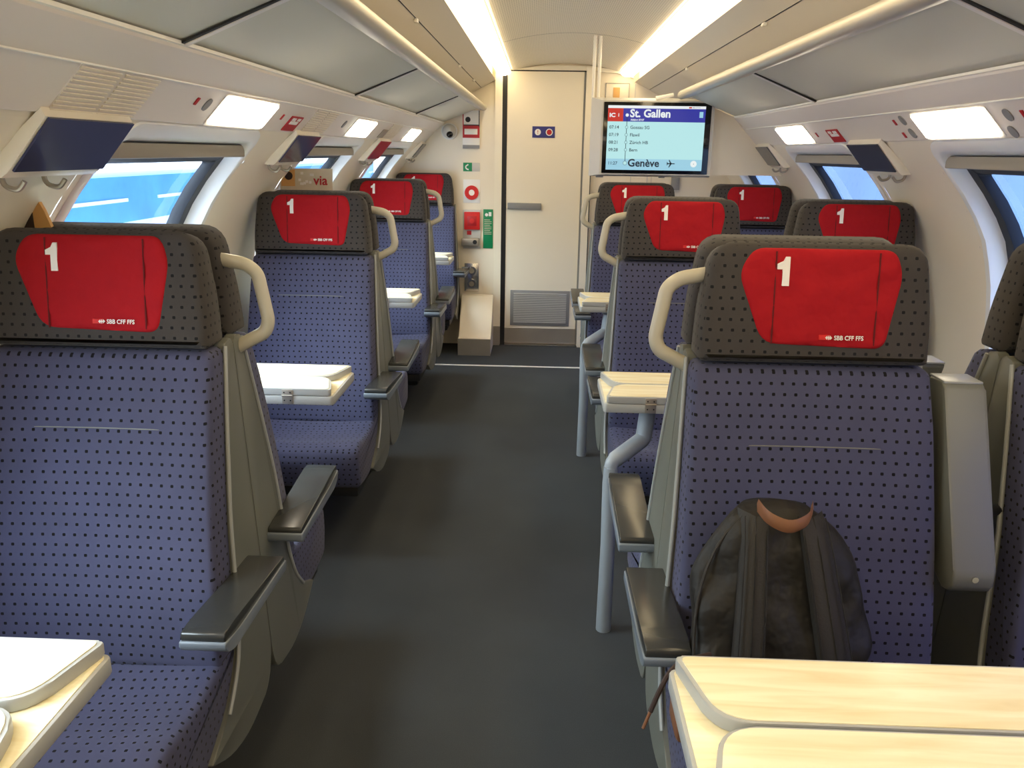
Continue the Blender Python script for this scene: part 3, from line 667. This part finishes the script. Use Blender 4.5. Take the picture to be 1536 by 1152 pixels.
# ---------------------------------------------------------------- tables
def table(s, x0, x1, yc, label, leg):
    """x0 = aisle end, x1 = wall end"""
    e = empty('folding_table', (x0, yc, 0)); tag(e, label, 'table', 'wood topped folding tables')
    d = 1 if x1 > x0 else -1; Lx = abs(x1-x0); X = lambda x: d*x
    bm = bmesh.new(); prism(bm, rrect(.0, Lx, -.140, .140, .012, 4), lambda p, q, t: (X(p), q, t), .728, .7555, bev=.004); fin('table_base', bm, 'tedge', e, .7)
    bm = bmesh.new(); prism(bm, rrect(.006, Lx, -.134, .134, .01, 4), lambda p, q, t: (X(p), q, t), .7555, .7568); fin('base_top', bm, 'wood', e, .7)
    for sy in (-1, 1):
        out = roundpoly([(.006, .139), (.040, .003), (Lx, .003), (Lx, .139)], [.012, .045, .004, .004], 6)
        bm = bmesh.new(); prism(bm, [(a, sy*b) for a, b in out], lambda p, q, t: (X(p), q, t), .757, .777, bev=.003); lf = fin('table_leaf', bm, 'tedge', e, .7)
        ins = roundpoly([(.014, .1345), (.045, .007), (Lx, .007), (Lx, .1345)], [.012, .045, .004, .004], 6)
        bm = bmesh.new(); prism(bm, [(a, sy*b) for a, b in ins], lambda p, q, t: (X(p), q, t), .7765, .7785); fin('leaf_top', bm, 'wood', lf, 0)
        bm = bmesh.new(); hx = .135
        box(bm, min(X(hx-.016), X(hx+.016)), max(X(hx-.016), X(hx+.016)), sy*.1405-.0015, sy*.1405+.0015, .731, .774, .001)
        tube(bm, [(X(hx-.016), sy*.142, .7562), (X(hx+.016), sy*.142, .7562)], .003, 8)
        hg = fin('hinge', bm, 'steel', e, .7)
        bm = bmesh.new()
        for hz in (.742, .766):
            for q in (-.009, .009): tube(bm, [(X(hx+q), sy*.141, hz), (X(hx+q), sy*.1435, hz)], .0022, 8)
        fin('hinge_screws', bm, 'black', hg)
    if leg:
        bm = bmesh.new(); tube(bm, [(X(.035), -.115, .0), (X(.035), -.115, .30), (X(.030), -.118, .50), (X(.032), -.115, .55)], [.024, .022, .021, .021], 14); lg = fin('leg', bm, 'legm', e, .8)
        bm = bmesh.new(); pts = smoothpath([(X(.032), -.115, .50), (X(.034), -.112, .565), (X(.135), -.035, .615), (X(.145), -.02, .70), (X(.145), -.02, .73)], .014, 5)
        tube(bm, pts, [.021]*6+[.025]*(len(pts)-6), 14); fin('bracket', bm, 'legm', e, .8)
        bm = bmesh.new(); tube(bm, [(X(.145), -.02, .70), (X(.145), -.02, .729)], [.03, .045], 14); fin('bracket_plate', bm, 'armm', e, .8)
    else:
        bm = bmesh.new(); prism(bm, [(Lx-.25, .728), (Lx, .728), (Lx, .50), (Lx-.03, .50)], lambda p, q, t: (X(p), t, q), -.03, .03, bev=.004); fin('wall_bracket', bm, 'armm', e)
    return e
for k in range(4):
    y = .853+LB*k-.01*(k > 0)
    table(-1, -.742, -1.325, y-(.012 if k == 0 else 0), ['narrow folded table at the lower left picture corner', 'narrow folded table before the second left seat', 'narrow folded table before the third left seat', 'narrow folded table before the farthest left seat'][k], False)
    if k < 3: table(1, .045, 1.32, y, ['wide wood-topped folding table in the lower right foreground', 'wood-topped folding table on a bent grey leg, second on the right', 'wood-topped folding table on a bent grey leg, farthest on the right'][k], True)

# ---------------------------------------------------------------- screen and partition
sc = empty('information_screen', (.45, 4.62, 1.535)); tag(sc, 'hanging train information screen showing the route to St. Gallen and Geneva', 'screen')
inv = Matrix.Translation(sc.location).inverted()
def SP(o): o.matrix_parent_inverse = inv; return o
YS = 4.60
bm = bmesh.new()
bk = [(.112, 1.330), (.775, 1.330), (.775, 1.742), (.112, 1.742)]; ft = [(.162, 1.340), (.765, 1.342), (.765, 1.725), (.162, 1.725)]
v0 = [bm.verts.new((x, 4.72, z)) for x, z in bk]; v1 = [bm.verts.new((x, 4.665, z)) for x, z in bk]; v2 = [bm.verts.new((x, YS, z)) for x, z in ft]
bm.faces.new(v0); bm.faces.new(v2[::-1])
for a, b in ((v0, v1), (v1, v2)):
    for i in range(4): bm.faces.new((a[i], a[(i+1) % 4], b[(i+1) % 4], b[i]))
SP(fin('housing', bm, 'lgrey', sc, 0.2))
SP(B('bezel', 'scrb', sc, .174, .748, YS-.006, YS+.01, 1.347, 1.717, bev=.002))
ya = YS-.008
def SR(name, mt, x0, x1, z0, z1, lay=0):
    y = ya-lay*.0008; bm = bmesh.new(); quad3(bm, [(x0, y, z0), (x1, y, z0), (x1, y, z1), (x0, y, z1)]); return SP(fin(name, bm, mt, sc, 0))
x0, x1, z0, z1 = .196, .716, 1.366, 1.699
SR('display_background', 's_bg', x0, x1, z0, z1)
SR('display_top_bar', 's_white', x0, x1, z1-.014, z1, 1)
SR('display_line_field', 's_red', x0, x0+.082, z1-.082, z1-.014, 1)
SR('display_header', 's_blue', x0+.082, x1, z1-.082, z1-.014, 1)
SR('display_footer', 's_bg2', x0, x1, z0, z0+.058, 1)
SR('display_logo', 's_red', x1-.09, x1-.075, z1-.011, z1-.004, 2); SR('display_box', 's_bg2', x1-.032, x1-.012, z1-.058, z1-.028, 2)
def ST(s, size, mt, x, z, bold=.0, sx=1, name='display_text'): return SP(text(name, s, size, mt, sc, (x, ya-.0018, z), bold=bold, sx=sx))
ST('IC', .028, 's_white', x0+.008, z1-.059, .04, 1.2); ST('1', .024, 's_white', x0+.052, z1-.057, .02)
ST('St. Gallen', .056, 's_white', x0+.118, z1-.058, .03); ST('Abfahrt 07:07', .013, 's_white', x0+.122, z1-.077, .03)
for t, n, z in (('07:14', 'Gossau SG', 1.580), ('07:19', 'Flawil', 1.541), ('08:21', 'Zürich HB', 1.502), ('09:28', 'Bern', 1.463)):
    ST(t, .0235, 's_text', x0+.010, z, .012); ST(n, .0235, 's_text', x0+.122, z, .012)
ST('11:27', .0235, 's_text', x0+.010, 1.393, .012); ST('Genève', .055, 's_text', x0+.118, 1.385, .025)
SP(text('display_small_text', 'SBB CFF FFS', .008, 's_text', sc, (x1-.072, ya-.0018, z1-.010)))
lx = x0+.103
bm = bmesh.new(); y = ya-.0016; quad3(bm, [(lx-.0015, y, 1.40), (lx+.0015, y, 1.40), (lx+.0015, y, 1.65), (lx-.0015, y, 1.65)]); SP(fin('display_route_line', bm, 's_text', sc, 0))
for z, r, mt in ((1.650, .0085, 's_white'), (1.588, .0065, 's_bg'), (1.549, .0065, 's_bg'), (1.510, .0065, 's_bg'), (1.471, .0065, 's_bg'), (1.402, .0095, 's_bg')):
    if mt == 's_bg': SP(disc('display_stop_ring', 's_text', sc, lx, z, r+.0015, ya-.0016, th=.0003, n=18))
    SP(disc('display_stop', mt, sc, lx, z, r, ya-.0020, th=.0003, n=18))
# aeroplane symbol
bm = bmesh.new(); ax, az = x0+.352, 1.402; y = ya-.002
for pts in ([(-.022, -.0025), (.018, -.0025), (.024, 0), (.018, .0025), (-.022, .0025)], [(-.004, 0), (-.012, .02), (-.008, .02), (.006, 0), (-.008, -.02), (-.012, -.02)], [(-.018, 0), (-.023, .009), (-.020, .009), (-.013, 0), (-.020, -.009), (-.023, -.009)]):
    bm.faces.new([bm.verts.new((ax+p, y, az+q)) for p, q in pts])
SP(fin('display_plane_symbol', bm, 's_text', sc, 0)); SP(disc('display_clock', 's_white', sc, x1-.045, 1.402, .017, ya-.0016, th=.0003)); SP(disc('display_clock_hand', 's_text', sc, x1-.045, 1.402, .002, ya-.002, th=.0003))
for x in (.118, .147):
    bm = bmesh.new(); tube(bm, [(x, 4.69, 1.735), (x, 4.69, 2.062)], .0085, 12); SP(fin('hanging_tube', bm, 'trimw', sc, 1.2))
bm = bmesh.new(); box(bm, .15, .19, 4.66, 4.70, 1.322, 1.331, .002); box(bm, .50, .53, 4.66, 4.70, 1.324, 1.331, .002); SP(fin('fastener', bm, 'grey', sc))
pp = [(.777, 1.345), (.777, 1.74), (.62, 1.742), (.62, 1.775), (.60, 1.89), (.93, 1.722), (.94, 1.588), (1.02, 1.503)]+[(hws(1.503-.02*i), 1.503-.02*i) for i in range(1, 9)]
pp = [(.777, 1.345), (.777, 1.694)]+[(.885, 1.650), (.937, 1.592), (1.02, 1.505)]+[(hws(1.500-.02*i)+.002, 1.500-.02*i) for i in range(1, 8)]+[(1.181, 1.345)]
bm = bmesh.new(); prism(bm, pp, lambda p, q, t: (p, t, q), 4.665, 4.69); tag(fin('partition_panel', bm, 'wall', smooth=.4), 'plain cream panel filling the space between screen and right wall', 'panel')
bm = bmesh.new(); tube(bm, smoothpath([(.45, 4.615, 1.738), (.50, 4.625, 1.748), (.545, 4.635, 1.758)], .02), .011, 10, flat=.6); SP(fin('side_arm', bm, 'trimw', sc, 1.2))

# ---------------------------------------------------------------- end wall fittings
YW = YE
def plate(name, mt, x0, x1, z0, z1, label=None, cat=None, parent=None, th=.006, bev=.0015, y=YW):
    o = B(name, mt, parent, x0, x1, y-th, y-.0005, z0, z1, bev=bev)
    if label: tag(o, label, cat)
    return o
p = plate('door_release_box', 'trimw', -.735, -.612, 1.47, 1.735, 'white box with red band and black dot high on the end wall', 'emergency box', th=.02)
bm = bmesh.new(); box(bm, -.735, -.612, YW-.024, YW-.019, 1.545, 1.635); fin('red_band', bm, 'signr', p)
B('handle_recess', 'trimw', p, -.722, -.627, YW-.027, YW-.023, 1.568, 1.608, bev=.002); B('red_border', 'signr', p, -.735, -.728, YW-.022, YW-.018, 1.63, 1.73); B('black_border', 'black', p, -.618, -.612, YW-.024, YW-.018, 1.62, 1.735); B('black_line', 'black', p, -.728, -.612, YW-.0245, YW-.018, 1.630, 1.637); B('grey_tray', 'grey', p, -.735, -.612, YW-.023, YW-.018, 1.47, 1.495)
disc('black_button', 'black', p, -.697, 1.672, .019, YW-.019)
p = plate('phone_sign', 'lgrey', -.733, -.610, 1.308, 1.370, 'green and grey handset sign on the end wall', 'sign'); B('green_field', 'green', p, -.733, -.668, YW-.008, YW-.005, 1.308, 1.370)
bm = bmesh.new(); tube(bm, smoothpath([(-.695, YW-.009, 1.357), (-.715, YW-.009, 1.345), (-.713, YW-.009, 1.328), (-.693, YW-.009, 1.320)], .012), .0045, 8, flat=.4); fin('handset', bm, 'white', p)
p = plate('call_point', 'wallw', -.733, -.608, 1.08, 1.25, 'pale plate with round red ring button on the end wall', 'call point')
disc('red_ring', 'redl', p, -.67, 1.155, .052, YW-.006, .022, .012); disc('white_centre', 'white', p, -.67, 1.155, .021, YW-.006, th=.008)
p = plate('alarm_panel', 'lgrey', -.735, -.602, .742, 1.030, 'grey panel with square red alarm box on the end wall', 'alarm panel', th=.01)
B('red_box', 'redl', p, -.725, -.608, YW-.03, YW-.009, .885, 1.015, bev=.004); B('dark_square', 'signr', p, -.70, -.632, YW-.034, YW-.029, .912, .985, bev=.002); disc('alarm_button', 'redl', p, -.665, .949, .018, YW-.033, th=.008); B('red_tag', 'signr', p, -.705, -.672, YW-.013, YW-.009, .845, .875)
B('lock_bar', 'steel', p, -.745, -.612, YW-.05, YW-.009, .765, .822, bev=.006); disc('lock_cylinder', 'black', p, -.642, .795, .016, YW-.05, th=.004)
p = plate('instruction_sign', 'green', -.583, -.510, .745, 1.035, 'tall narrow green instruction sign beside the door', 'sign')
disc('bell_symbol', 'white', p, -.558, .995, .012, YW-.006, th=.002); B('card_symbol', 'white', p, -.542, -.522, YW-.008, YW-.005, .985, 1.015)
bm = bmesh.new()
for i in range(9):
    z = .955-i*.013; box(bm, -.575, -.575+.055*(1 if i % 3 else .8), YW-.0075, YW-.0055, z, z+.004)
fin('instruction_lines', bm, 'paper', p, 0)
p = plate('steel_socket_panel', 'chrome', -.724, -.615, .415, .630, 'steel panel with two round fittings low on the end wall', 'steel panel', th=.008)
for z in (.475, .575): disc('round_fitting', 'chrome', p, -.668, z, .034, YW-.008, .020, .02); disc('fitting_core', 'steel', p, -.668, z, .02, YW-.008, th=.012)
bm = bmesh.new(); tube(bm, [(-.742, YW-.035, .585), (-.70, YW-.035, .585)], .02, 12); fin('lever', bm, 'armm', p)
bm = bmesh.new(); bmesh.ops.create_uvsphere(bm, u_segments=24, v_segments=14, radius=.052); e = empty('dome_camera', (-.832, YW-.035, 1.588)); tag(e, 'white dome security camera on the end wall', 'camera'); fin('dome', bm, 'lgrey', e, 1.5)
bm = bmesh.new(); prism(bm, [(.058*math.cos(2*PI*i/24), .058*math.sin(2*PI*i/24)) for i in range(24)], lambda p, q, t: (p, t, q), -.005, .034, bev=.004); fin('mount', bm, 'wallw', e)
bm = bmesh.new(); bmesh.ops.create_uvsphere(bm, u_segments=20, v_segments=12, radius=.024, matrix=Matrix.Translation((.008, -.040, -.022))); fin('lens', bm, 'scrb', e, 1.5)
# sloping box on the floor
e = empty('slanted_box', (-.63, 6.0, 0)); tag(e, 'cream slanted step box on the floor beside the door, steel kick plate', 'box')
bm = bmesh.new(); prism(bm, [(5.86, .125), (6.10, .395), (6.165, .395), (6.165, .0), (5.80, .0), (5.80, .125)], lambda p, q, t: (t, p-6.0, q), -.108, .13, bev=.002)
e2 = fin('box_body', bm, 'wall', e)
bm = bmesh.new(); box(bm, -.110, .131, -.203, -.199, .0, .125); fin('box_kick_plate', bm, 'steel', e)
p = plate('switch_hatch', 'wall', .29, .46, 1.80, 1.935, 'small square hatch on the end wall above the screen', 'hatch', th=.006)
for q in ((.29, .46, 1.931, 1.935), (.29, .294, 1.80, 1.935), (.456, .46, 1.80, 1.935)): B('hatch_gap', 'grey', p, q[0], q[1], YW-.008, YW-.005, q[2], q[3])
B('hatch_latch', 'tan', p, .345, .392, YW-.012, YW-.005, 1.80, 1.905, bev=.002)
plate('grey_fitting', 'grey', .80, .86, 1.20, 1.29, 'small grey fitting on the end wall under the screen', 'fitting', th=.02)

# ---------------------------------------------------------------- magazines
e = empty('magazine', (-1.09, 3.30, 1.30)); tag(e, 'pale travel magazine standing behind the second left seat', 'magazine')
bm = bmesh.new(); box(bm, -.105, .105, -.004, .004, -.05, .075, .001); c = fin('cover', bm, 'paper', e)
B('cover_picture', 'tan', c, -.100, -.045, -.0055, -.0035, .005, .070); text('title', 'via', .052, 'signr', c, (.030, -.006, .012), bold=.02)
disc('picture_figure', 'lace', c, -.07, .045, .016, -.0055, th=.001)
bm = bmesh.new()
for i in range(9): x, z = random.uniform(-.03, .03), random.uniform(.01, .06); box(bm, x-.005, x+.005, -.0052, -.0035, z-.005, z+.005)
fin('cover_spots', bm, 'white', c)
e.rotation_euler = (math.radians(-8), 0, 0)
e = empty('magazine', (-1.225, 1.67, 1.30)); tag(e, 'brown and tan magazine edge at the left picture border, behind the nearest seat', 'magazine')
bm = bmesh.new(); prism(bm, [(-.06, -.05), (.075, -.05), (.052, .02), (.035, .055), (-.06, .06)], lambda p, q, t: (p, t, q), -.005, .005); c = fin('cover', bm, 'tan', e); B('dark_strip', 'lace', c, -.055, .028, -.0065, -.0045, -.045, .05)

# ---------------------------------------------------------------- backpack
bp_ = empty('backpack', (.278, 1.205, .455)); tag(bp_, 'black backpack with brown leather loop leaning on the right aisle seat', 'backpack')
def bagpt(u, v, side):
    pass
bm = bmesh.new()
W_, H_ = .158, .418
def halfw(t):   # t 0 bottom..1 top
    if t < .12: return W_*(.90+.10*math.sin(t/.12*PI/2))
    if t < .45: return W_
    q = (t-.45)/.55; return W_*math.sqrt(max(0, 1-(q**2.1)))
rows = [i/26 for i in range(27)]; ncol = 28; rings = []
for t in rows[:-1]:
    w = max(halfw(t), .012); dth = .062*(1-.45*t**2)*(.75+.25*min(1, t/.12)); r = []
    for i in range(ncol):
        a = 2*PI*i/ncol; cx, cy = math.cos(a), math.sin(a)
        x = max(w*math.copysign(abs(cx)**.7, cx), -.143); y = dth*math.copysign(abs(cy)**.8, cy)
        fold = .006*math.sin(x*38+t*9)+.005*math.sin(t*21+x*14)+.004*math.sin(x*80-t*30)
        r.append(bm.verts.new((x+.004*math.sin(t*17), y+t*.125+fold*(1 if cy < 0 else .3), t*H_)))
    rings.append(r)
for a, b in zip(rings, rings[1:]):
    for i in range(ncol): bm.faces.new((a[i], a[(i+1) % ncol], b[(i+1) % ncol], b[i]))
bm.faces.new(rings[0][::-1]); tp = bm.verts.new((0, .125, H_*.995))
for i in range(ncol): bm.faces.new((rings[-1][i], rings[-1][(i+1) % ncol], tp))
body = fin('bag_body', bm, 'bag', bp_, 1.4)
def fy(x, t):  # front surface
    w = max(halfw(t), .03); dth = .062*(1-.45*t**2)*(.75+.25*min(1, t/.12)); c = max(0, 1-min(1, abs(x)/w)**2.86)**.35
    return -dth*c+t*.125
def strap(xa, xb, t0, t1, wd, name='shoulder_strap'):
    bm = bmesh.new(); n = 18; rr = []
    for i in range(n+1):
        q = i/n; t = t0+(t1-t0)*q; x = xa+(xb-xa)*q**.8; sag = .014+.006*math.sin(q*PI); w = wd*(1-.25*q)
        rr.append([bm.verts.new((x-w, fy(x-w, t)-.004, t*H_)), bm.verts.new((x-w*.9, fy(x-w, t)-sag, t*H_)), bm.verts.new((x, fy(x, t)-sag-.004, t*H_)), bm.verts.new((x+w*.9, fy(x+w, t)-sag, t*H_)), bm.verts.new((x+w, fy(x+w, t)-.004, t*H_))])
    for a, b in zip(rr, rr[1:]):
        for i in range(4): bm.faces.new((a[i], a[i+1], b[i+1], b[i]))
    o = fin(name, bm, 'bag2', bp_, 1.2)
    bm = bmesh.new()
    for sx_ in (-.8, 0, .8):
        tube(bm, [(xa+(xb-xa)*(i/12)**.8+sx_*wd*(1-.25*i/12), fy(xa+(xb-xa)*(i/12)**.8, t0+(t1-t0)*i/12)-.0185-.006*math.sin(i/12*PI), (t0+(t1-t0)*i/12)*H_) for i in range(13)], .0012, 5)
    fin('stitching', bm, 'bag', o)
strap(-.075, -.048, .02, .965, .030); strap(.122, .050, .02, .965, .034)
# zip line along the outer edge
bm = bmesh.new(); zp = [(halfw(t)*sg_*.93, fy(halfw(t)*.93, t)-.004, t*H_) for sg_, ts in ((-1, [i/14*.95 for i in range(15)]),) for t in ts]; tube(bm, zp, .003, 6); fin('zip', bm, 'bag2', bp_)
# leather loop
bm = bmesh.new(); lp = smoothpath([(-.046, .085, H_*1.012), (-.036, .060, H_*.985), (0, .045, H_*.955), (.036, .060, H_*.985), (.046, .085, H_*1.012)], .03, 5)
rr = []
for p in lp: rr.append([bm.verts.new(p+Vector((0, -.006, .012))), bm.verts.new(p+Vector((0, -.012, 0))), bm.verts.new(p+Vector((0, -.006, -.012))), bm.verts.new(p+Vector((0, .0, 0)))])
for a, b in zip(rr, rr[1:]):
    for i in range(4): bm.faces.new((a[i], a[(i+1) % 4], b[(i+1) % 4], b[i]))
bm.faces.new(rr[0]); bm.faces.new(rr[-1]); fin('leather_loop', bm, 'leather', bp_, 1.0)
bm = bmesh.new(); pts = smoothpath([(-.135, -.05, .215), (-.185, -.085, .226), (-.210, -.108, .222), (-.226, -.118, .190), (-.238, -.125, .160)], .03, 5); tube(bm, pts, .0042, 8); cd_ = fin('drawcord', bm, 'lace', bp_)
bm = bmesh.new(); p = Vector(pts[-1]); tube(bm, [p, p+Vector((-.010, -.004, -.028))], .0028, 8); fin('cord_tip', bm, 'leather', cd_)
bm = bmesh.new(); box(bm, -.192, -.125, -.11, -.03, .085, .150, .012); fin('leather_base', bm, 'leather', bp_)

# ---------------------------------------------------------------- outside
bm = bmesh.new(); quad3(bm, [(-160, -60, -2.6), (-1.7, -60, -2.6), (-1.7, 260, -2.6), (-160, 260, -2.6)]); struct(fin('ground', bm, 'concrete'))
bm = bmesh.new(); quad3(bm, [(1.7, -60, -2.6), (160, -60, -2.6), (160, 260, -2.6), (1.7, 260, -2.6)]); struct(fin('ground_right', bm, 'dirt'))
e = empty('passenger_train', (-9, 20, -2.5)); tag(e, 'blue and white train standing outside the left windows', 'train')
B('train_body', 'white', e, -1.3, 1.3, -22, 60, .3, 3.55, bev=.15); B('blue_band', 'tblue', e, 1.28, 1.33, -22, 60, 2.62, 3.42)
bm = bmesh.new()
for i in range(20): box(bm, 1.32, 1.35, -20+i*4, -17.2+i*4, 2.98, 3.04)
fin('white_line', bm, 'white', e); B('wheels', 'black', e, -1.1, 1.1, -21, 59, .0, .35)
e = empty('lineside_building', (14, 20, -2.6)); tag(e, 'long blue-tinted building outside the right windows in dusk', 'building')
B('facade', 'bwall', e, 0, 6, -30, 90, 0, 9); 
bm = bmesh.new()
for i in range(24): box(bm, -.05, .02, -28+i*5, -25+i*5, 5.2, 6.8)
fin('windows', bm, 'flap', e)
